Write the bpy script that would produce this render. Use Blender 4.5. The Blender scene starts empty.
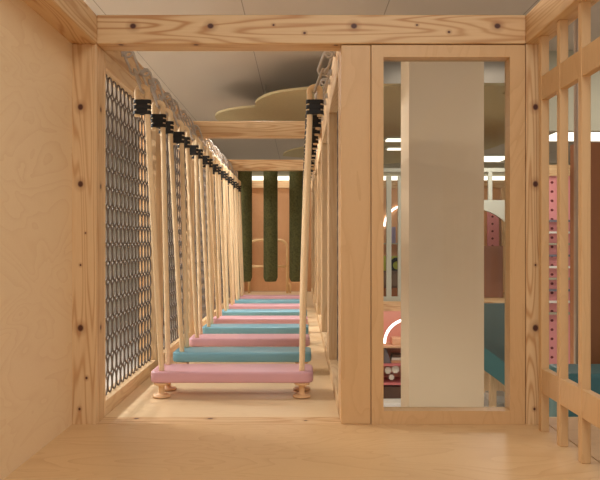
import bpy, bmesh, math, random
from mathutils import Vector, Matrix
random.seed(7)
PI = math.pi
S = bpy.context.scene
COL = S.collection
H = 0.628            # eye height above the play deck (deck top is z = 0)
F = 700.0

# ------------------------------------------------------------------ camera
cd = bpy.data.cameras.new('camera'); cam = bpy.data.objects.new('camera', cd); COL.objects.link(cam)
cam.location = (0, 0, H); cam.rotation_euler = (PI/2, 0, 0)
cd.sensor_width = 36; cd.lens = F*36/600; cd.shift_y = 2/600; cd.clip_start = .02
S.camera = cam

# ------------------------------------------------------------------ world, lights, exposure
w = bpy.data.worlds.new('world'); S.world = w; w.use_nodes = True
w.node_tree.nodes['Background'].inputs[0].default_value = (1, .96, .90, 1)
w.node_tree.nodes['Background'].inputs[1].default_value = 0.54
S.view_settings.view_transform = 'Standard'; S.view_settings.look = 'None'
S.view_settings.gamma = 1; S.view_settings.use_curve_mapping = False
S.view_settings.exposure = -0.02

def area(name, loc, size, power, color=(1, .86, .7), rot=(0, 0, 0), sy=None, spread=None):
    l = bpy.data.lights.new(name, 'AREA'); l.energy = power; l.color = color
    l.shape = 'RECTANGLE'; l.size = size; l.size_y = sy or size
    if spread: l.spread = spread
    o = bpy.data.objects.new(name, l); COL.objects.link(o); o.location = loc; o.rotation_euler = rot
    return o
CEIL = H + 1.6
area('ceiling_light_room', (.4, .25, CEIL-.03), 1.0, 31, (1, .95, .87))
area('ceiling_light_left', (-2.75, 5.5, CEIL-.03), .4, 150, (1, .95, .88), sy=5)
area('side_light', (-1.95, 3.15, 1.5), .25, 25, (1, .96, .9), rot=(0, math.radians(-58), math.radians(-6)))
area('corridor_downlight', (-.3, 5.25, CEIL-.05), .2, 15, (1, .97, .92), spread=2.0)
area('column_side_fill', (.42, 5.75, H+1.15), .25, 3.2, (1, .95, .88))  # added fill, set back so it brightens only the column's left face
area('cloud_gap_fill', (1.5, 7.1, H+1.31), 1.2, 5, (1, .95, .88), rot=(PI, 0, 0))  # added unseen fill facing up, lightens the dark gap above the cloud panel
area('corridor_downlight', (-.3, 8.72, H+1.285), .22, 9, (1, .97, .92))
area('ceiling_light_right', (2.9, 4.6, CEIL-.03), 1.4, 30, (1, .93, .84))
area('ceiling_light_back', (2.6, 11.6, CEIL-.03), 3.0, 50, (1, .93, .84), sy=1.4)
area('column_bounce_fill', (1.1, 4.3, H-1.6+.02), .9, 6.5, (1, .95, .82), rot=(PI, 0, 0), sy=.4)  # added upward fill in place of floor bounce, lightens the column's lower part
area('ceiling_light_play', (1.8, 6.6, CEIL-.42), .6, 22, (1, .93, .84))

# ------------------------------------------------------------------ materials
def lin(c):
    return tuple((v/255/12.92 if v/255 <= .04045 else ((v/255+.055)/1.055)**2.4) for v in c) + (1,)
def newmat(name):
    m = bpy.data.materials.new(name); m.use_nodes = True
    return m, m.node_tree, m.node_tree.nodes['Principled BSDF']
def nd(nt, t, **kw):
    n = nt.nodes.new(t)
    for k, v in kw.items(): setattr(n, k, v)
    return n
def plain(name, rgb, rough=.55, metal=0, noise=.06, scale=8, bump=0, emit=0, sheen=0):
    m, nt, b = newmat(name); c = lin(rgb)
    b.inputs['Roughness'].default_value = rough; b.inputs['Metallic'].default_value = metal
    geo = nd(nt, 'ShaderNodeTexCoord'); n = nd(nt, 'ShaderNodeTexNoise'); n.inputs['Scale'].default_value = scale
    n.inputs['Detail'].default_value = 4
    nt.links.new(geo.outputs['Object'], n.inputs['Vector'])
    r = nd(nt, 'ShaderNodeValToRGB')
    r.color_ramp.elements[0].position = .3; r.color_ramp.elements[1].position = .7
    r.color_ramp.elements[0].color = tuple(v*(1-noise) for v in c[:3])+(1,)
    r.color_ramp.elements[1].color = tuple(min(1, v*(1+noise)) for v in c[:3])+(1,)
    nt.links.new(n.outputs['Fac'], r.inputs['Fac']); nt.links.new(r.outputs['Color'], b.inputs['Base Color'])
    if bump:
        bp = nd(nt, 'ShaderNodeBump'); bp.inputs['Strength'].default_value = bump; bp.inputs['Distance'].default_value = .01
        nt.links.new(n.outputs['Fac'], bp.inputs['Height']); nt.links.new(bp.outputs['Normal'], b.inputs['Normal'])
    if emit:
        b.inputs['Emission Color'].default_value = c; b.inputs['Emission Strength'].default_value = emit
    return m
def mathn(nt, op, a, b=None, clamp=False):
    n = nd(nt, 'ShaderNodeMath', operation=op); n.use_clamp = clamp
    for i, v in enumerate((a, b)):
        if v is None: continue
        if isinstance(v, (int, float)): n.inputs[i].default_value = v
        else: nt.links.new(v, n.inputs[i])
    return n.outputs[0]
def mixc(nt, fac, a, b, mode='MIX'):
    n = nd(nt, 'ShaderNodeMix', data_type='RGBA', blend_type=mode)
    for sock, v in ((n.inputs['Factor'], fac), (n.inputs['A'], a), (n.inputs['B'], b)):
        if isinstance(v, (int, float)): sock.default_value = v
        elif isinstance(v, tuple): sock.default_value = v
        else: nt.links.new(v, sock)
    return n.outputs['Result']
def vscale(nt, vec, s):
    n = nd(nt, 'ShaderNodeVectorMath', operation='MULTIPLY'); nt.links.new(vec, n.inputs[0]); n.inputs[1].default_value = s
    return n.outputs[0]
def pine(name, axis, light=(230, 198, 152), dark=(190, 138, 88), knots=(), auto=True, cross=26, amt=1.0, obj=False):
    """Knotty softwood: stretched ring lines along an axis, dark brown knots."""
    m, nt, b = newmat(name); b.inputs['Roughness'].default_value = .5
    g = nd(nt, 'ShaderNodeTexCoord') if obj else nd(nt, 'ShaderNodeNewGeometry')
    pos = g.outputs['Object'] if obj else g.outputs['Position']
    s = [1, 1, 1]; s[axis] = .07
    v = vscale(nt, pos, tuple(s))
    n = nd(nt, 'ShaderNodeTexNoise'); n.inputs['Scale'].default_value = cross*.45; n.inputs['Detail'].default_value = 1.5
    nt.links.new(v, n.inputs['Vector'])
    ring = mathn(nt, 'SINE', mathn(nt, 'MULTIPLY', n.outputs['Fac'], 110))
    ring = mathn(nt, 'MULTIPLY_ADD', ring, .5); ring.node.inputs[2].default_value = .5
    ring = mathn(nt, 'POWER', ring, 3.2)
    f = nd(nt, 'ShaderNodeTexNoise'); f.inputs['Scale'].default_value = 160; f.inputs['Detail'].default_value = 3
    nt.links.new(v, f.inputs['Vector'])
    big = nd(nt, 'ShaderNodeTexNoise'); big.inputs['Scale'].default_value = 9; nt.links.new(v, big.inputs['Vector'])
    c = mixc(nt, mathn(nt, 'MULTIPLY', mathn(nt, 'MULTIPLY', ring, big.outputs['Fac']), 1.5*amt), lin(light), lin(dark))
    c = mixc(nt, mathn(nt, 'MULTIPLY', f.outputs['Fac'], .35*amt), c, lin(dark))
    def addknot(c, d, r):
        k = mathn(nt, 'SUBTRACT', 1, mathn(nt, 'DIVIDE', d, r), True)
        halo = mathn(nt, 'SUBTRACT', 1, mathn(nt, 'DIVIDE', d, r*2.4), True)
        c = mixc(nt, mathn(nt, 'MULTIPLY', halo, .7), c, lin((150, 92, 52)))
        return mixc(nt, mathn(nt, 'MULTIPLY', k, 2.4, True), c, lin((78, 36, 20)))
    for (kx, ky, kz, r) in knots:
        d = nd(nt, 'ShaderNodeVectorMath', operation='SUBTRACT'); nt.links.new(pos, d.inputs[0]); d.inputs[1].default_value = (kx, ky, kz)
        ss = [1, 1, 1]; ss[axis] = .85
        l = nd(nt, 'ShaderNodeVectorMath', operation='LENGTH'); nt.links.new(vscale(nt, d.outputs[0], tuple(ss)), l.inputs[0])
        c = addknot(c, l.outputs['Value'], r)
    if auto:
        ss = [7, 7, 7]; ss[axis] = 3.4
        vo = nd(nt, 'ShaderNodeTexVoronoi'); vo.inputs['Scale'].default_value = 1
        nt.links.new(vscale(nt, pos, tuple(ss)), vo.inputs['Vector'])
        c = addknot(c, vo.outputs['Distance'], .09)
    nt.links.new(c, b.inputs['Base Color'])
    return m
def ply(name, sc, light=(212, 168, 118), dark=(188, 138, 92), contrast=.5, rough=.45):
    """Rotary-cut plywood: soft wandering contour lines."""
    m, nt, b = newmat(name); b.inputs['Roughness'].default_value = rough
    g = nd(nt, 'ShaderNodeNewGeometry'); v = vscale(nt, g.outputs['Position'], sc)
    n = nd(nt, 'ShaderNodeTexNoise'); n.inputs['Scale'].default_value = 1.5; n.inputs['Detail'].default_value = 2.5; n.inputs['Distortion'].default_value = .9
    n.inputs['Roughness'].default_value = .42
    nt.links.new(v, n.inputs['Vector'])
    ln = mathn(nt, 'FRACT', mathn(nt, 'MULTIPLY', n.outputs['Fac'], 13))
    ln = mathn(nt, 'POWER', ln, 3.5)
    sm = nd(nt, 'ShaderNodeTexNoise'); sm.inputs['Scale'].default_value = 1.7; nt.links.new(v, sm.inputs['Vector'])
    f = nd(nt, 'ShaderNodeTexNoise'); f.inputs['Scale'].default_value = 60; f.inputs['Detail'].default_value = 3; nt.links.new(v, f.inputs['Vector'])
    c = mixc(nt, mathn(nt, 'MULTIPLY', f.outputs['Fac'], contrast*.6), lin(light), lin(dark))
    c = mixc(nt, mathn(nt, 'MULTIPLY', mathn(nt, 'MULTIPLY', ln, sm.outputs['Fac']), contrast*1.5, True), c, lin(dark))
    nt.links.new(c, b.inputs['Base Color'])
    return m

M = {}
zb = H+.733
kx = lambda px, y, r: ((px-300)*2.41/F, 2.41, H+(242-y)*2.41/F, r)
M['front_beam'] = pine('pine_front_beam', 0, auto=False, knots=[kx(133, 26, .011), kx(210.5, 26, .011), kx(273.5, 25, .004), kx(304.6, 33, .005),
    kx(354, 26, .011), kx(417, 25, .004), kx(449, 32, .005), kx(497.5, 26, .011),
    (-.620, 2.425, H+.683, .009), (-.360, 2.425, H+.683, .009), (.125, 2.43, H+.683, .008)])
def postmat(n, px, side=None):
    ks = [kx(px, 107, .011), kx(px, 184, .011), kx(px+5, 233, .003), kx(px, 265, .004), kx(px, 328, .012), kx(px+6, 378, .005), kx(px-1, 409, .005)]
    if side:
        ks += [(side, 2.46, H+z, .009) for z in (.465, .195, -.30)]
    return pine(n, 2, auto=False, knots=ks)
M['post_left'] = postmat('pine_post_left', 80.5, -.70)
M['post_right'] = postmat('pine_post_right', 535.5)
M['pine_x'] = pine('pine_along_x', 0); M['pine_y'] = pine('pine_along_y', 1); M['pine_z'] = pine('pine_along_z', 2)
M['frame_z'] = pine('frame_upright', 2, (234, 204, 162), (208, 166, 118), auto=False, amt=.7)
M['frame_y'] = pine('frame_rail', 1, (234, 204, 162), (208, 166, 118), auto=False, amt=.7)
M['sill'] = pine('pine_sill', 0, auto=False, knots=[(-.581, 2.487, 0, .010), (-.319, 2.487, 0, .010), (.02, 2.46, 0, .006)], light=(232, 200, 154))
M['ply_wall'] = ply('plywood_wall', (1, 1.3, 3.2), (244, 218, 178), (218, 176, 128), .36)
M['ply_floor'] = ply('plywood_floor', (1.0, 3.6, 1), (224, 188, 140), (200, 156, 106), .6, .4)
M['ply_panel'] = ply('plywood_panel', (3.2, 1, .9), (218, 180, 132), (194, 148, 98), .4)
M['ply_back'] = ply('plywood_back_wall', (3.2, 1, .9), (226, 176, 130), (208, 152, 106), .4)
M['slat'] = ply('screen_wood', (5, 5, .7), (218, 180, 132), (196, 152, 104), .45)
M['ceiling'] = None
M['rope'] = plain('beige_rope', (244, 216, 174), .7, noise=.04, scale=220, bump=.3)
M['tape'] = plain('black_binding', (18, 16, 15), .6)
M['metal'] = plain('galvanised_steel', (196, 186, 176), .55, .3)
M['net'] = plain('grey_ring_net', (112, 100, 90), .65, 0)
M['pink'] = plain('pink_paint', (222, 172, 184), .38, noise=.02)
M['teal'] = plain('teal_paint', (124, 178, 198), .38, noise=.02)
M['foot'] = plain('turned_beech', (232, 190, 144), .5, noise=.05)
M['green'] = plain('green_bouclé'.replace('é', 'e'), (90, 90, 52), .95, noise=.35, scale=60, bump=.5)
M['pipe'] = plain('bent_beech_rail', (242, 206, 152), .4)
M['cream'] = plain('cream_plaster', (232, 226, 216), .7, noise=.02, scale=2)
M['column'] = plain('column_paint', (216, 194, 166), .55, noise=.02, scale=1)
M['white'] = plain('white_floor', (236, 232, 226), .5, noise=.02, scale=1)
M['wallgrey'] = plain('grey_green_wall', (172, 164, 142), .7, noise=.03, scale=1)
M['cloud'] = plain('olive_felt', (176, 160, 122), .9, noise=.05, scale=30)
M['arch'] = plain('pale_painted_wood', (188, 188, 174), .5, noise=.02)
M['peg'] = None
M['brown'] = plain('brown_board', (158, 100, 58), .55, noise=.06, scale=3)
M['darkbrown'] = plain('dark_walnut', (88, 60, 48), .5, noise=.1)
M['tealdeep'] = plain('teal_slide_paint', (62, 112, 116), .4, noise=.03)
M['tealdark'] = plain('dark_teal', (84, 100, 98), .6, noise=.03)
M['pinkwall'] = plain('pink_wall', (236, 168, 150), .6, noise=.02)
M['pinkshelf'] = plain('pink_shelf', (214, 120, 124), .5)
M['glow'] = plain('lamp_glow', (255, 246, 228), .5, emit=1.8)
M['neon'] = plain('neon_white', (255, 244, 240), .5, emit=4)
M['sofa'] = plain('taupe_cushion', (140, 118, 100), .9)
M['lime'] = plain('lime_paint', (170, 176, 70), .6)
M['black'] = plain('black_rubber', (28, 26, 26), .6)
M['grey'] = plain('grey_card', (120, 116, 124), .6)
M['sand'] = plain('sand_card', (222, 176, 140), .6)
M['lav'] = plain('lavender_plastic', (158, 152, 186), .5)

def ceilingmat():
    m, nt, b = newmat('ceiling_boards'); b.inputs['Roughness'].default_value = .8
    g = nd(nt, 'ShaderNodeNewGeometry'); sp = nd(nt, 'ShaderNodeSeparateXYZ'); nt.links.new(g.outputs['Position'], sp.inputs[0])
    u = mathn(nt, 'FRACT', mathn(nt, 'DIVIDE', mathn(nt, 'ADD', sp.outputs['X'], 9.8+.388), .98))
    d = mathn(nt, 'ABSOLUTE', mathn(nt, 'SUBTRACT', u, .5))
    seam = mathn(nt, 'GREATER_THAN', d, .4965)
    c = mixc(nt, mathn(nt, 'MULTIPLY', seam, .6), lin((184, 171, 156)), lin((90, 80, 70)))
    nt.links.new(c, b.inputs['Base Color']); return m
M['ceiling'] = ceilingmat()
def pegmat():
    m, nt, b = newmat('pink_pegboard'); b.inputs['Roughness'].default_value = .5
    g = nd(nt, 'ShaderNodeNewGeometry'); sp = nd(nt, 'ShaderNodeSeparateXYZ'); nt.links.new(g.outputs['Position'], sp.inputs[0])
    def cell(o, s, ph): return mathn(nt, 'SUBTRACT', mathn(nt, 'FRACT', mathn(nt, 'ADD', mathn(nt, 'DIVIDE', o, s), ph)), .5)
    a, c_ = cell(sp.outputs['X'], .10, .3), cell(sp.outputs['Z'], .092, .2)
    r = mathn(nt, 'SQRT', mathn(nt, 'ADD', mathn(nt, 'MULTIPLY', a, a), mathn(nt, 'MULTIPLY', c_, c_)))
    c = mixc(nt, mathn(nt, 'LESS_THAN', r, .15), lin((226, 150, 150)), lin((110, 40, 44)))
    nt.links.new(c, b.inputs['Base Color']); return m
M['peg'] = pegmat()
def glassmat():
    m = bpy.data.materials.new('window_glass'); m.use_nodes = True; nt = m.node_tree; nt.nodes.clear()
    o = nd(nt, 'ShaderNodeOutputMaterial'); t = nd(nt, 'ShaderNodeBsdfTransparent'); g = nd(nt, 'ShaderNodeBsdfGlossy')
    t.inputs[0].default_value = (.97, .98, .97, 1); g.inputs['Roughness'].default_value = .03
    fr = nd(nt, 'ShaderNodeFresnel'); fr.inputs['IOR'].default_value = 1.25
    mx = nd(nt, 'ShaderNodeMixShader'); nt.links.new(fr.outputs[0], mx.inputs[0]); nt.links.new(t.outputs[0], mx.inputs[1]); nt.links.new(g.outputs[0], mx.inputs[2])
    nt.links.new(mx.outputs[0], o.inputs[0]); return m
M['glass'] = glassmat()

# ------------------------------------------------------------------ mesh helpers
def add_box(bm, x0, x1, y0, y1, z0, z1, bev=0, seg=2):
    t = bmesh.new(); bmesh.ops.create_cube(t, size=1)
    for v in t.verts:
        v.co = Vector((x0+(v.co.x+.5)*(x1-x0), y0+(v.co.y+.5)*(y1-y0), z0+(v.co.z+.5)*(z1-z0)))
    if bev: bmesh.ops.bevel(t, geom=t.edges[:], offset=bev, segments=seg, affect='EDGES', profile=.5)
    me = bpy.data.meshes.new('t'); t.to_mesh(me); t.free(); bm.from_mesh(me); bpy.data.meshes.remove(me)
def add_tube(bm, pts, r, n=10, closed=False, caps=True):
    pts = [Vector(p) for p in pts]; N = len(pts); rings = []
    up = None
    for i, p in enumerate(pts):
        if closed: d = pts[(i+1) % N]-pts[i-1]
        else: d = pts[min(i+1, N-1)]-pts[max(i-1, 0)]
        d.normalize()
        if up is None:
            up = Vector((0, 0, 1)) if abs(d.z) < .9 else Vector((0, 1, 0))
        up = (up-d*up.dot(d)).normalized(); s = d.cross(up)
        rr = r[i] if isinstance(r, (list, tuple)) else r
        rings.append([bm.verts.new(p+(up*math.cos(2*PI*k/n)+s*math.sin(2*PI*k/n))*rr) for k in range(n)])
    M_ = N if closed else N-1
    for i in range(M_):
        a, b = rings[i], rings[(i+1) % N]
        for k in range(n):
            f = bm.faces.new((a[k], a[(k+1) % n], b[(k+1) % n], b[k])); f.smooth = True
    if caps and not closed:
        bm.faces.new(rings[0]); bm.faces.new(rings[-1][::-1])
def add_lathe(bm, prof, c=(0, 0, 0), n=24, smooth=True):
    rings = [[bm.verts.new((c[0]+r*math.cos(2*PI*k/n), c[1]+r*math.sin(2*PI*k/n), c[2]+z)) for k in range(n)] for r, z in prof]
    for a, b in zip(rings, rings[1:]):
        for k in range(n):
            f = bm.faces.new((a[k], a[(k+1) % n], b[(k+1) % n], b[k])); f.smooth = smooth
    bm.faces.new(rings[0][::-1]); bm.faces.new(rings[-1])
def add_prism(bm, poly, axis, a0, a1, bev=0):
    """extrude a closed 2-D outline between a0 and a1 along axis"""
    def co(p, a):
        l = [p[0], p[1]]; l.insert(axis, a); return Vector(l)
    t = bmesh.new()
    A = [t.verts.new(co(p, a0)) for p in poly]; B = [t.verts.new(co(p, a1)) for p in poly]
    t.faces.new(A); t.faces.new(B[::-1])
    for i in range(len(poly)):
        j = (i+1) % len(poly); t.faces.new((A[j], A[i], B[i], B[j]))
    bmesh.ops.recalc_face_normals(t, faces=t.faces[:])
    if bev:
        es = [e for e in t.edges if abs((e.verts[0].co-e.verts[1].co)[axis]) < 1e-6]
        bmesh.ops.bevel(t, geom=es, offset=bev, segments=3, affect='EDGES', profile=.5)
    me = bpy.data.meshes.new('t'); t.to_mesh(me); t.free(); bm.from_mesh(me); bpy.data.meshes.remove(me)
def obj(name, bm, mat, parent=None, smooth=False):
    bmesh.ops.recalc_face_normals(bm, faces=bm.faces[:])
    me = bpy.data.meshes.new(name); bm.to_mesh(me); bm.free(); me.materials.append(mat)
    if smooth:
        for p in me.polygons: p.use_smooth = True
    o = bpy.data.objects.new(name, me); COL.objects.link(o)
    if parent: o.parent = parent
    else:
        c = sum((Vector(b) for b in o.bound_box), Vector())/8; zmin = min(b[2] for b in o.bound_box); c.z = zmin
        me.transform(Matrix.Translation(-c)); o.location = c
    return o
def tag(o, label, cat, group=None):
    o['label'] = label; o['category'] = cat
    if group: o['group'] = group
    return o
def thing(name, label, cat, loc=(0, 0, 0), rz=0, group=None):
    o = bpy.data.objects.new(name, None); COL.objects.link(o); o.empty_display_size = .05
    o.location = loc; o.rotation_euler.z = rz
    return tag(o, label, cat, group)
def struct(name, bm, mat, parent=None):
    o = obj(name, bm, mat, parent)
    if not parent: o['kind'] = 'structure'
    return o
def B(x0, x1, y0, y1, z0, z1, bev=0, seg=2):
    bm = bmesh.new(); add_box(bm, x0, x1, y0, y1, z0, z1, bev, seg); return bm
def T(pts, r, n=10, **k):
    bm = bmesh.new(); add_tube(bm, pts, r, n, **k); return bm
def P(poly, axis, a0, a1, bev=0):
    bm = bmesh.new(); add_prism(bm, poly, axis, a0, a1, bev); return bm
def dup(root, loc, label, group=None):
    r = root.copy(); COL.objects.link(r); r.location = loc; r['label'] = label
    if group: r['group'] = group
    for ch in root.children:
        c = ch.copy(); COL.objects.link(c); c.parent = r
        for g in ch.children:
            d = g.copy(); COL.objects.link(d); d.parent = c
    return r

XL, XR, XS = -.70, .14, .778     # inner faces: corridor left, corridor right, chamber right
Y0, Y1 = 2.41, 2.51              # front frame
G = H-1.6                        # building floor
ZB, ZT = H+.683, H+.783          # beams
YE = 8.87

# ------------------------------------------------------------------ setting
struct('floor', B(-.80, .852, -.9, Y0, -.05, 0), M['ply_floor'])
struct('floor', B(-.80, .24, Y1, YE, -.05, 0), ply('corridor_floor_wood', (.9, 3.4, 1), (238, 212, 172), (222, 190, 146), .45, .4))
struct('floor', B(-3.2, 8.4, -1.2, 14.2, G-.06, G), M['white'])
struct('ceiling', B(-3.2, 8.4, 1.3, 14.2, CEIL, CEIL+.06), M['ceiling'])
struct('wall_left', B(-.803, -.785, -.9, Y0, 0, ZB), M['ply_wall'])
struct('wall_outer_left', B(-3.26, -3.2, 1.3, 14.2, G, CEIL), M['cream'])
struct('wall_far', B(-3.2, 8.4, 14.2, 14.26, G, CEIL), M['wallgrey'])
struct('wall_outer_right', B(8.4, 8.46, 1.3, 14.2, G, CEIL), M['wallgrey'])
struct('wall_back', B(-.82, 3.9, 8.9, 8.93, 0, H+.683), M['ply_back'])
struct('trim_1', B(-.70, XS, Y0, Y1, -.10, .0005), M['sill'])

# window panel: plywood board with a glazed cut-out (real reveal)
bm = bmesh.new()
wx0, wx1, wz0, wz1 = .2875, .723, H-.582, H+.637
px0, px1, pz0, pz1 = .246, XS-.003, 0.001, H+.678
pt = .062
for (a, b_, c, d) in ((px0, wx0, pz0, pz1), (wx1, px1, pz0, pz1), (wx0, wx1, pz0, wz0), (wx0, wx1, wz1, pz1)):
    add_box(bm, a, b_, Y0, Y0+pt, c, d)
bmesh.ops.remove_doubles(bm, verts=bm.verts, dist=1e-5)
win = struct('window_1', bm, M['ply_panel'])
c0 = win.location.copy()
def part_at(bm, name, mat, parent):
    o = obj(name, bm, mat, parent); o.data.transform(Matrix.Translation(-Vector(parent.location))); return o
part_at(B(wx0, wx1, Y0+.045, Y0+.051, wz0, wz1), 'window_pane', M['glass'], win)

# building column beyond the window
struct('column', P([(.81, 5.2), (1.367, 5.2), (1.367, 5.62), (.81, 5.62)], 2, G, CEIL, 0), M['column'])

# ------------------------------------------------------------------ timber frame
bv = .004
def timber(name, dims, mat, label, cat):
    return tag(obj(name, B(*dims, bv), mat), label, cat)
timber('timber_post', (-.80, XL, Y0, Y1, -.04, ZB), M['post_left'], 'knotty pine post at the front left corner beside the plywood wall', 'post')
timber('timber_post', (XS, XS+.072, Y0, Y1, -.04, ZB), M['post_right'], 'knotty pine post between the window panel and the slatted screen', 'post')
timber('timber_post', (XR+.001, .244, Y0, Y1, 0, H+.679), M['ply_panel'], 'plain smooth wooden post left of the window panel', 'post')
timber('timber_beam', (XL, XS, Y0, Y1, ZB, ZT), M['front_beam'], 'knotty pine beam running across the top of the front frame', 'beam')
timber('timber_beam', (-.80, XL, -.9, YE, ZB, ZT), M['pine_y'], 'long pine beam receding along the top of the left side', 'beam')
timber('timber_beam', (XS, XS+.072, -.9, Y1, ZB, ZT), M['pine_y'], 'pine beam receding above the slatted screen at upper right', 'beam')
timber('timber_beam', (XR, XR+.10, Y1, YE, ZB, ZT), M['pine_y'], 'pine beam above the right side of the bridge corridor, holding rope bolts', 'beam')
PY = [Y0+1.06*i for i in range(7)]
ordn = ['front', 'first', 'second', 'third', 'fourth', 'fifth', 'last']
for i in range(1, 7):
    yb = PY[i]
    timber('timber_post', (-.80, XL, yb, yb+.10, 0, ZB), M['pine_z'], f'{ordn[i]} pine post behind the front corner post in the left netted side', 'post')
    timber('timber_post', (XR, XR+.10, yb, yb+.10, 0, ZB), M['pine_z'], f'{ordn[i]} pine post behind the smooth front post in the right netted side', 'post')
timber('timber_beam', (XL, XR, PY[2], PY[2]+.1, ZB, ZT), M['pine_x'], 'pine crossbeam over the bridge with the big olive cloud panel above it', 'beam')
timber('timber_beam', (XL, XR, PY[4], PY[4]+.1, ZB, ZT), M['pine_x'], 'farther pine crossbeam just above the green bolsters', 'beam')
timber('timber_beam', (-.82, 3.9, YE+.005, YE+.105, ZB, ZT), M['pine_x'], 'pine beam capping the orange plywood wall at the far end', 'beam')

# ------------------------------------------------------------------ netted side panels
MW, MH = .888, 1.201
def net_mesh():
    bm = bmesh.new(); ny, nz = 14, 17
    py, pz = MW/ny, MH/nz
    for i in range(ny):
        for j in range(nz):
            cy, cz = (i+.5)*py, (j+.5)*pz
            pts = [(0.0, cy+math.cos(2*PI*k/14)*(py/2-.001), cz+math.sin(2*PI*k/14)*(pz/2-.0005)) for k in range(14)]
            add_tube(bm, pts, .0041, 5, closed=True)
    return bm
NETBM = None
def net_panel(y0, side, label, net_data):
    xf = XL if side < 0 else XR
    t = thing('net_panel', label, 'net panel', (xf, y0+.48, 0), 0, None)
    d = -1 if side < 0 else 1
    xa, xb = sorted((0, d*.056))
    zl, zh = .055, .055+MH
    top = ZB
    for (a, b_) in ((-.48, -.468 if side < 0 else -.43), (.42, .48)):
        obj('stile', B(xa, xb, a, b_, 0, top, .002, 1), M['frame_z'], t)
    obj('rail', B(xa, xb, -.468, .42, 0, zl, .002, 1), M['frame_y'], t)
    obj('rail', B(xa, xb, -.468, .42, zh, top, .002, 1), M['frame_y'], t)
    if net_data is None:
        n = obj('net', net_mesh(), M['net'], t, True)
    else:
        n = bpy.data.objects.new('net', net_data); COL.objects.link(n); n.parent = t
    n.location = (d*(.028 if side < 0 else .044), -.468, zl)
    return n.data
nd_ = None
nms = ['nearest', 'second', 'third', 'fourth', 'fifth', 'farthest']
for side in (-1, 1):
    for i in range(6):
        l = f'{nms[i]} framed grey ring net panel in the {"left" if side < 0 else "right"} side of the bridge corridor'
        nd_ = net_panel(PY[i]+.10, side, l, nd_)

# ------------------------------------------------------------------ bridge planks
def rrect(w_, d_, r, n=5):
    p = []
    for (cx, cy, a) in ((w_/2-r, d_/2-r, 0), (-w_/2+r, d_/2-r, 90), (-w_/2+r, -d_/2+r, 180), (w_/2-r, -d_/2+r, 270)):
        for k in range(n+1):
            t = math.radians(a+90*k/n); p.append((cx+r*math.cos(t), cy+r*math.sin(t)))
    return p
PZ0, PZ1 = .062, .108
CX = -.275
def make_plank(mat, label):
    t = thing('bridge_plank', label, 'plank', (CX, 2.90, 0), 0, 'pink and teal bridge planks')
    b = obj('board', P(rrect(.657, .196, .035), 2, PZ0, PZ1, .009), mat, t)
    for p in b.data.polygons: p.use_smooth = True
    for sx in (-1, 1):
        for sy in (-1, 1):
            bm = bmesh.new()
            add_lathe(bm, [(.026, .001), (.036, .003), (.037, .007), (.031, .012), (.014, .014), (.0118, .020), (.0118, .044), (.015, .050), (.030, .053), (.031, .058), (.029, PZ0)],
                      (sx*.2836-.001, sy*.07, 0), 20)
            obj('foot', bm, M['foot'], t)
    return t
pl_names = ['first', 'second', 'third', 'fourth', 'fifth', 'sixth', 'seventh', 'eighth', 'ninth']
def plabel(i):
    c = 'pink' if i % 2 == 0 else 'teal'
    if i == 0: return 'pink bridge plank nearest the viewer, its turned feet in full view'
    if i == 8: return 'farthest pink bridge plank, in front of the green bolsters'
    k = i//2
    return f'{["nearest", "second", "third", "fourth", "fifth"][k]} {c} bridge plank counting from the front'
pk = make_plank(M['pink'], plabel(0)); tl = make_plank(M['teal'], plabel(1)); tl.location.y = 2.90+.488
for i in range(2, 9):
    dup(pk if i % 2 == 0 else tl, (CX, 2.90+.488*i, 0), plabel(i))

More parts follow.
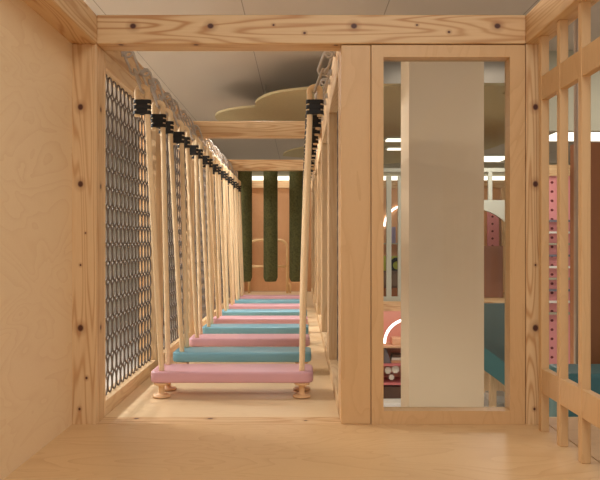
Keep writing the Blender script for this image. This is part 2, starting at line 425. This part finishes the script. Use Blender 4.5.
# ------------------------------------------------------------------ suspension ropes
RR = .0112
def link_pts(c, axis, side_, L, W, n=20):
    """long chain link: stadium loop centred c, long direction axis, wide direction side_"""
    p = []
    for k in range(n):
        a = 2*PI*k/n
        x, y = math.cos(a)*W/2, math.sin(a)*W/2
        y += (L-W)/2*(1 if math.sin(a) >= 0 else -1)
        p.append(c+side_*x+axis*y)
    return p
def make_rope(sx, sy):
    """sx -1 left / +1 right, sy -1 front / +1 rear; origin at the plank hole on the plank's top"""
    Hn = Vector((CX+sx*.2836-.001, 2.90+sy*.07, PZ1))
    t = thing('suspension_rope', 'x', 'rope', Hn)
    topx = -.28+sx*.318; topy = 2.90+sy*.155
    tape = Vector((topx, topy, H+.528)); ltop = H+.618
    out = sx
    tail = tape+Vector((out*.040, 0, 0))
    pts = [Hn+Vector((0, 0, -.004)), Hn+Vector((0, 0, .01))]
    for k in range(1, 13):
        f = k/13; pts.append(Hn.lerp(tape+Vector((0, 0, -.05)), f)+Vector((0, 0, 0)))
    pts.append(tape+Vector((0, 0, -.045)))
    pts.append(tape+Vector((0, 0, .03)))
    cx = topx+out*.020
    zc = ltop-.030
    for k in range(0, 11):
        a = PI*k/10; pts.append(Vector((cx-out*math.cos(a)*.021, topy, zc+math.sin(a)*.020)))
    pts += [tail+Vector((0, 0, .03)), tail+Vector((0, 0, -.02)), tail+Vector((0, 0, -.036))]
    L = lambda ps: [p-Hn for p in ps]
    obj('rope', T(L(pts), RR, 12), M['rope'], t)
    # black binding: three bands round both strands plus a filler block
    bm = bmesh.new()
    for k in range(3):
        z = tape.z-.021+k*.021
        add_prism(bm, [(p[0]+cx-Hn.x, p[1]+topy-Hn.y) for p in rrect(.070, .031, .0154, 6)], 2, z-.0075-Hn.z, z+.0075-Hn.z, .002)
    add_prism(bm, [(p[0]+cx-Hn.x, p[1]+topy-Hn.y) for p in rrect(.046, .028, .006, 3)], 2, tape.z-.026-Hn.z, tape.z+.026-Hn.z, 0)
    obj('binding', bm, M['tape'], t)
    eye = Vector((-.28+sx*.392, topy, H+.738)); lp = Vector((cx, topy, zc+.004))
    ax = (eye-lp).normalized(); full = (eye-lp).length
    s1 = Vector((0, 1, 0)); s2 = ax.cross(s1)
    mid = lp.lerp(eye, .5)
    bm = bmesh.new(); add_tube(bm, L(link_pts(lp.lerp(eye, .27), ax, s1, full*.5+.02, .040)), .0052, 8, closed=True)
    obj('chain_link', bm, M['metal'], t, True)
    bm = bmesh.new(); add_tube(bm, L(link_pts(lp.lerp(eye, .75), ax, s2, full*.5+.016, .034)), .0052, 8, closed=True)
    obj('chain_link', bm, M['metal'], t, True)
    bm = bmesh.new()
    face = (XL+.001) if sx < 0 else (XR-.001)
    er = .016
    ec = eye+Vector((sx*.002, 0, .002))
    add_tube(bm, L([ec+Vector((math.cos(a)*er, math.sin(a)*er*.25, math.sin(a)*er)) for a in [2*PI*k/16 for k in range(16)]]), .0042, 8, closed=True)
    add_tube(bm, L([ec+Vector((sx*er, 0, 0)), Vector((face, topy, ec.z))]), .005, 10)
    add_tube(bm, L([Vector((face-sx*.006, topy, ec.z)), Vector((face, topy, ec.z))]), .014, 14)
    obj('eye_bolt', bm, M['metal'], t)
    return t
def rlabel(i, sx, sy):
    c = 'pink' if i % 2 == 0 else 'teal'
    which = ['nearest', 'second', 'third', 'fourth', 'farthest' if c == 'pink' else 'fourth'][i//2]
    if c == 'teal' and i == 7: which = 'farthest'
    return f'beige looped rope at the {"front" if sy < 0 else "rear"} {"left" if sx < 0 else "right"} corner of the {which} {c} plank'
for sx in (-1, 1):
    for sy in (-1, 1):
        r0 = make_rope(sx, sy)
        r0['label'] = rlabel(0, sx, sy); r0['group'] = f'{"left" if sx < 0 else "right"} side bridge ropes'
        for i in range(1, 9):
            dup(r0, r0.location+Vector((0, .488*i, 0)), rlabel(i, sx, sy))

# ------------------------------------------------------------------ green bolsters, hand rail
BY = 7.32
tag(obj('bolster_rail', B(-.70, XR, BY-.03, BY+.03, H+.767, H+.81, .004), M['pine_x']), 'wooden crossrail from which the green bolsters hang', 'rail')
bo = thing('hanging_bolster', 'left green fabric bolster hanging beside the left ropes', 'bolster', (-.575, BY, H-.415), 0, 'green hanging bolsters')
bm = bmesh.new(); add_lathe(bm, [(.02, .0), (.052, .002), (.060, .008), (.074, .045), (.074, 1.145), (.068, 1.17), (.02, 1.175)], n=32)
obj('bolster_body', bm, M['green'], bo)
obj('hanging_strap', B(-.012, .012, -.003, .003, 1.17, 1.182), M['black'], bo)
dup(bo, (-.308, BY, H-.415), 'middle of the three green fabric bolsters')
dup(bo, (-.038, BY, H-.415), 'right green fabric bolster, partly behind the right rope')

hr = thing('hand_rail', 'bent light wooden hand rail behind the green bolsters', 'hand rail', (-.39, 8.6, 0))
def arcpts(cx, cz, r, a0, a1, n=8): return [(cx+r*math.cos(math.radians(a0+(a1-a0)*k/n)), 0, cz+r*math.sin(math.radians(a0+(a1-a0)*k/n))) for k in range(n+1)]
zt = H+.025
obj('rail_hoop', T([(.235, 0, 0), (.235, 0, zt-.10)]+arcpts(.135, zt-.10, .10, 0, 90)[1:]+arcpts(-.135, zt-.10, .10, 90, 180)+[(-.235, 0, 0)], .016, 12), M['pipe'], hr)
obj('cross_rail', T([(-.235, 0, H-.30), (.235, 0, H-.30)], .014, 10), M['pipe'], hr)
obj('brace', T([(.27, -.0, 0.0), (.27, 0, .10), (.235, 0, .14)], .013, 10), M['pipe'], hr)

# ------------------------------------------------------------------ slatted screen on the right
sc = thing('slatted_screen', 'open wooden screen of upright slats and two rails, right of the window', 'screen', (.81, 1.7, 0))
for k in range(9):
    y = 2.314-.166*k
    obj('slat', B(-.013, .014, y-1.7, y+.025-1.7, 0, ZB, .0015, 1), M['slat'], sc)
for (a, b_) in ((H-.499, H-.418), (H+.470, H+.549)):
    obj('rail', B(-.0115, .0125, -.80, .622, a, b_, .0015, 1), M['slat'], sc)

# ------------------------------------------------------------------ ceiling clouds and lamps
def cloud(name, lobes, label, z):
    pts = []
    for i, (ax_, ay, bx, by, bulge) in enumerate(lobes):
        a, b_ = Vector((ax_, ay)), Vector((bx, by)); n_ = (b_-a).length
        per = Vector(((b_-a).y, -(b_-a).x)).normalized()
        for k in range(10):
            f = k/10; pts.append(a.lerp(b_, f)+per*math.sin(PI*f)**.8*bulge*n_)
    t = thing(name, label, 'ceiling panel', (pts[0].x, pts[0].y, z))
    o = obj('cloud_board', P([(p.x-pts[0].x, p.y-pts[0].y) for p in pts], 2, 0, .022, 0), M['cloud'], t)
    c = sum(pts, Vector((0, 0)))/len(pts)-pts[0]
    for s in (-.4, .4):
        obj('hanger', T([(c.x+s, c.y, .03), (c.x+s, c.y, CEIL-z)], .004, 6), M['metal'], t)
    return t
zc = H+1.3
cloud('cloud_panel', [(-.85, 7.6, -.43, 6.75, .22), (-.43, 6.75, .55, 5.95, .28), (.55, 5.95, .7, 7.2, .1), (.7, 7.2, .4, 8.2, .2), (.4, 8.2, -.85, 7.6, .2)],
      'olive cloud-shaped ceiling panel above the nearer crossbeam', zc)
cloud('cloud_panel', [(-.26, 10.6, 1.1, 9.2, .22), (1.1, 9.2, 1.9, 10.6, .25), (1.9, 10.6, -.26, 10.6, .2)],
      'farther olive cloud-shaped ceiling panel seen above the far crossbeam', zc)
cloud('cloud_panel', [(.50, 5.68, 1.70, 5.64, .01), (1.70, 5.64, 1.72, 5.95, 0), (1.72, 5.95, 2.6, 6.2, 0), (2.6, 6.2, 2.6, 9.0, .05), (2.6, 9.0, 1.75, 11.0, .1), (1.75, 11.0, .95, 11.4, .1), (.95, 11.4, .72, 8.3, .0), (.72, 8.3, .50, 5.68, 0)],
      'olive ceiling panel seen through the top of the window', H+1.26)
struct('trim_2', B(1.75, 5.2, 5.85, 5.9, H+.93, CEIL), plain('bulkhead_paint', (182, 178, 156), .7, noise=.02))
def lamp(x0, x1, y0, y1, label, z=None):
    t = thing('ceiling_lamp', label, 'lamp', ((x0+x1)/2, (y0+y1)/2, (z or CEIL)-.03))
    w_, d_ = (x1-x0)/2, (y1-y0)/2
    obj('housing', B(-w_-.02, w_+.02, -d_-.02, d_+.02, .012, .03), M['arch'], t)
    obj('diffuser', B(-w_, w_, -d_, d_, 0, .012), M['glow'], t)
lamp(3.7, 4.9, 10.1, 10.9, 'bright rectangular ceiling lamp seen through the slatted screen')
lamp(3.1, 3.9, 12.9, 13.7, 'bright ceiling lamp seen through the right strip of the window')
lamp(1.05, 1.3, 8.4, 8.6, 'small ceiling lamp, upper of two seen left of the column', H+1.26)
lamp(1.17, 1.42, 9.25, 9.4, 'small ceiling lamp, lower of two seen left of the column', H+1.26)
tag(obj('light_band', B(-2.2, 5.2, 14.15, 14.19, H+1.22, H+1.33), M['glow']), 'long white light strip on the far wall above the orange plywood', 'lamp')

# ------------------------------------------------------------------ play area beyond the window
UY = 7.3
struct('floor', B(.3, 5.2, UY, 8.87, -.07, 0), M['pine_x'])
tag(obj('edge_board', B(.3, 5.2, UY-.03, UY-.001, -.09, .01, .003), M['pine_x']), 'light wooden edge board of the far platform', 'board')
# pale playhouse front with arch
ph = thing('playhouse_front', 'pale painted playhouse front with arch and upright bars on the far platform', 'playhouse', (1.75, UY+.05, 0))
ox = 1.75
def pb(n, x0, x1, z0, z1): return obj(n, B(x0-ox, x1-ox, -.02, .02, z0, z1, .004), M['arch'], ph)
Z = lambda y, d=UY+.03: H+(242-y)*d/F
X = lambda x, d=UY+.03: (x-300)*d/F
for a, b_ in ((386.5, 391.5), (398, 403)): pb('upright_bar', X(a), X(b_), .055, Z(176))
pb('foot_rail', X(383), X(410), 0.0, .055)
# arch: outer rectangle with a semicircular opening
cxa, cza, ra = X(470), Z(260), X(470+52)-X(470)
poly = [(X(403)-ox, Z(206)), (X(403)-ox, Z(200)), (X(540)-ox, Z(200)), (X(540)-ox, 0), (cxa+ra-ox, 0)]
for k in range(0, 25):
    a = math.radians(180*k/24); poly.append((cxa-ox+ra*math.cos(a), cza+ra*math.sin(a)))
poly += [(cxa-ra-ox, 0.0), (X(403)-ox, 0)]
obj('arch_board', P(poly, 1, -.02, .02), M['arch'], ph)
for x in (403, 446, 477, 488.5, 507, 536): pb('window_bar', X(x), X(x+4), Z(200), Z(172))
pb('head_rail', X(383), X(540), Z(172), Z(168))
# things at the back wall of the upper platform
def item(name, dims, mat, label, cat, bev=.004): return tag(obj(name, B(*dims, bev), mat), label, cat)
DX = 8.85
def at(px, y, d): return ((px-300)*d/F, H+(242-y)*d/F)
x_, z_ = at(406, 226, 8.8)
item('peg_board', (2.36, 2.50, 8.80, 8.84, 0, H+.46), M['peg'], 'narrow pink peg board with dark holes behind the playhouse arch', 'peg board')
item('timber_post', (2.53, 2.60, 8.77, 8.85, 0, H+.683), M['pine_z'], 'pine post just right of the narrow pink peg board', 'post')
item('upright_board', (X(478, 7.9), X(503, 7.9), 7.9, 7.95, .0, Z(246, 7.9)), plain('rosy_brown_board', (160, 116, 96), .55), 'dark brown upright board behind the playhouse arch, above the teal slide', 'board')
tag(obj('neon_arch', T([(x_+.26*math.cos(math.radians(a)), 8.886, z_+.26*math.sin(math.radians(a))) for a in range(0, 181, 10)], .011, 8), M['neon']), 'white glowing arch on the orange wall left of the column', 'neon light')
item('wall_shelf', (at(380, 0, 8.8)[0], at(420, 0, 8.8)[0], 8.76, 8.84, at(0, 256, 8.8)[1]-.02, at(0, 256, 8.8)[1]), M['pinkshelf'], 'thin pink shelf below the glowing arch on the orange wall', 'shelf')
item('wall_shelf', (at(380, 0, 8.8)[0], at(420, 0, 8.8)[0], 8.72, 8.85, at(0, 243, 8.8)[1]-.015, at(0, 243, 8.8)[1]), M['arch'], 'thin white shelf under the glowing arch', 'shelf')
item('toy_block', (at(392, 0, 8.75)[0], at(395.5, 0, 8.75)[0], 8.74, 8.80, at(0, 243, 8.8)[1], at(0, 227, 8.8)[1]), M['lav'], 'small lavender toy standing on the thin white shelf', 'toy')
# lime cabinet with a round tyre, taupe cushion, dark base
lc = thing('play_cabinet', 'low lime toy cabinet with a round black porthole left of the column', 'cabinet', (at(394, 0, 8.4)[0], 8.4, 0))
obj('cabinet_body', B(-.16, .2, -.1, .1, .0, at(0, 256, 8.4)[1], .006), M['lime'], lc)
bm = bmesh.new(); add_tube(bm, [(.02+.07*math.cos(2*PI*k/20), -.105, at(0, 265, 8.4)[1]+.07*math.sin(2*PI*k/20)) for k in range(20)], .022, 8, closed=True)
obj('porthole', bm, M['black'], lc, True)
so = thing('sofa_block', 'taupe cushioned block on a dark base behind the pale bars', 'seat', (at(393, 0, 7.9)[0], 7.9, 0))
obj('cushion', B(-.17, .2, -.12, .12, at(0, 287, 7.9)[1], at(0, 271, 7.9)[1], .03, 3), M['sofa'], so)
obj('base', B(-.17, .2, -.12, .12, .0, at(0, 287, 7.9)[1]), M['brown'], so)

# lower level: pink unit of shelves under the platform, glowing arch
LY = 6.95
su = thing('shelf_unit', 'pink toy shelf unit under the far platform, left of the column', 'shelf unit', (at(398, 0, LY)[0], LY, G))
hx0, hx1 = at(380, 0, LY)[0]-at(398, 0, LY)[0], at(425, 0, LY)[0]-at(398, 0, LY)[0]
rel = lambda y, d=LY: at(0, y, d)[1]-G
obj('back_board', B(hx0, hx1, .30, .33, 0, -.09-G), M['pinkwall'], su)
obj('side_board', B(hx0, hx0+.02, 0, .30, 0, rel(322)), M['pinkshelf'], su)
obj('side_board', B(hx1-.02, hx1, 0, .30, 0, rel(322)), M['pinkshelf'], su)
for y, m_ in ((346, 'sand'), (364, 'pinkshelf'), (383, 'pinkshelf')):
    obj('shelf_board', B(hx0+.02, hx1-.02, 0, .30, rel(y)-.02, rel(y)), M[m_], su)
obj('plinth', B(hx0+.02, hx1-.02, 0, .30, 0, .04), M['white'], su)
xc, zc2 = at(405, 341, LY+.2)
tag(obj('neon_arch', T([(xc+.235*math.cos(math.radians(a)), LY-.02, zc2+.01+.235*math.sin(math.radians(a))) for a in range(0, 181, 10)], .012, 8), M['neon']), 'white glowing arch standing on the pink shelf unit left of the column', 'neon light')
item('toy_box', (at(393, 0, LY)[0], at(404, 0, LY)[0], LY+.06, LY+.2, G+rel(346), at(0, 339, LY)[1]), M['sand'], 'small sand coloured box on the top shelf of the pink unit', 'box')
tag(obj('toy_wedge', P([(at(384.5, 0, LY)[0], G+rel(364)), (at(392, 0, LY)[0], G+rel(364)), (at(386.5, 0, LY)[0], at(0, 349, LY)[1]), (at(384.5, 0, LY)[0], at(0, 349, LY)[1])], 1, LY+.04, LY+.18), M['grey']), 'grey wedge leaning on the second shelf of the pink unit', 'toy')
for k in range(3):
    item('board_game_box', (at(391.5+k*.8, 0, LY)[0], at(403, 0, LY)[0], LY+.05, LY+.2, G+rel(364)+.028*k, G+rel(364)+.028*k+.026), M[['sand', 'cream', 'darkbrown'][k]], f'{["bottom", "middle", "top"][k]} flat box in the pile on the second shelf of the pink unit', 'box', .002)
for k, (px, py, rr) in enumerate(((388.5, 371, .035), (396, 370, .04), (392, 378, .028))):
    gx, gz = at(px, py, LY)
    bm = bmesh.new(); pts = []
    for q in range(24):
        a = 2*PI*q/24; r_ = rr*(1.0 if q % 3 else .8); pts.append((gx+r_*math.cos(a), gz+r_*math.sin(a)))
    add_prism(bm, pts, 1, LY+.03, LY+.05)
    add_prism(bm, [(gx+rr*.35*math.cos(2*PI*q/12), gz+rr*.35*math.sin(2*PI*q/12)) for q in range(12)], 1, LY+.02, LY+.03)
    tag(obj('toy_gear', bm, M['cream']), f'{["left cream toy gear", "largest cream toy gear, on the right", "lowest and smallest cream toy gear"][k]} in the pink unit', 'toy gear', )
item('storage_box', (at(384, 0, LY)[0], at(404, 0, LY)[0], LY+.02, LY+.25, G+.041, at(0, 387, LY)[1]), M['darkbrown'], 'dark brown storage box at the bottom of the pink unit', 'box')

# teal slide: curved trough dropping from the platform
sl = thing('slide', 'large curved teal slide below the platform right of the column', 'slide', (1.98, 6.7, G))
def strip(n, mat, y_out, up0, up1, thick, ylo=None):
    top, bot = [], []
    for k in range(17):
        f = k/16; px = 470+f*70
        c = 338+(px-470)*.62+((px-470)/70)**2*14
        x, z = at(px, c, 6.7)
        top.append((x-1.98, min(z+up1, H-.605)-G)); bot.append((x-1.98, z-up0-G))
    return obj(n, P(top+bot[::-1], 1, y_out, y_out+thick, 0), mat, sl)
strip('side_wall', M['tealdeep'], -.10, .22, -.002, .03)
strip('side_groove', M['tealdark'], -.068, .02, .03, .02)
strip('bed', M['tealdeep'], -.06, .03, -.0, .5)
strip('far_wall', M['tealdark'], .20, .0, .8, .03)
for px in (492, 528):
    x, z = at(px, 370, 6.8)
    obj('support_leg', B(x-1.98-.03, x-1.98+.03, .05, .11, 0, z-G+.02), M['frame_z'], sl)
item('back_panel', (at(470, 0, 7.4)[0], 4.2, 7.42, 7.45, G, -.10), M['frame_z'], 'pale wooden panel under the far platform behind the teal slide', 'panel')
item('white_box', (at(493, 0, 6.9)[0], at(512, 0, 6.9)[0], 6.95, 7.2, G, at(0, 396, 6.95)[1]), M['white'], 'low white box on the floor under the teal slide', 'box')

# ------------------------------------------------------------------ beyond the slatted screen
tp = thing('peg_wall', 'tall pink peg wall with shelves of toys seen through the narrow slat gap', 'peg board', (2.62, 7.0, G))
obj('board', B(-.35, .22, 0, .04, 0, at(0, 176, 7)[1]-G), M['peg'], tp)
obj('top_cap', B(-.35, .22, -.02, .05, at(0, 176, 7)[1]-G, at(0, 165, 7)[1]-G), M['pine_x'], tp)
for k in range(9):
    obj('shelf_strip', B(-.35, .22, -.06, 0, at(0, 222+k*11.5, 7)[1]-G, at(0, 220+k*11.5, 7)[1]-G), M[['grey', 'cream', 'wallgrey'][k % 3]], tp)
br = thing('tall_cabinet', 'tall brown cabinet standing on the floor beyond the slatted screen', 'cabinet', (2.1, 4.0, G))
obj('carcass', B(-.512, .75, 0, .12, .03, H+.57-G, .004), M['brown'], br)
obj('plinth', B(-.50, .73, .02, .10, 0, .03), M['darkbrown'], br)
tag(obj('standing_pole', T([(1.538, 3.9, G), (1.538, 3.9, CEIL)], .012, 10), plain('pinkish_grey_pole', (180, 154, 132), .6)), 'slim pinkish grey pole at the left edge of the brown cabinet', 'pole')
tb = thing('teal_step', 'teal padded block low down beyond the slatted screen', 'block', (1.6, 4.6, G))
obj('pad', B(-.3, 1.2, -1.2, -.9, 0, at(0, 374, 3.4)[1]-G, .02, 3), M['tealdeep'], tb)
struct('floor', B(.862, 2.6, -.9, 2.53, -.06, -.004), M['ply_floor'])
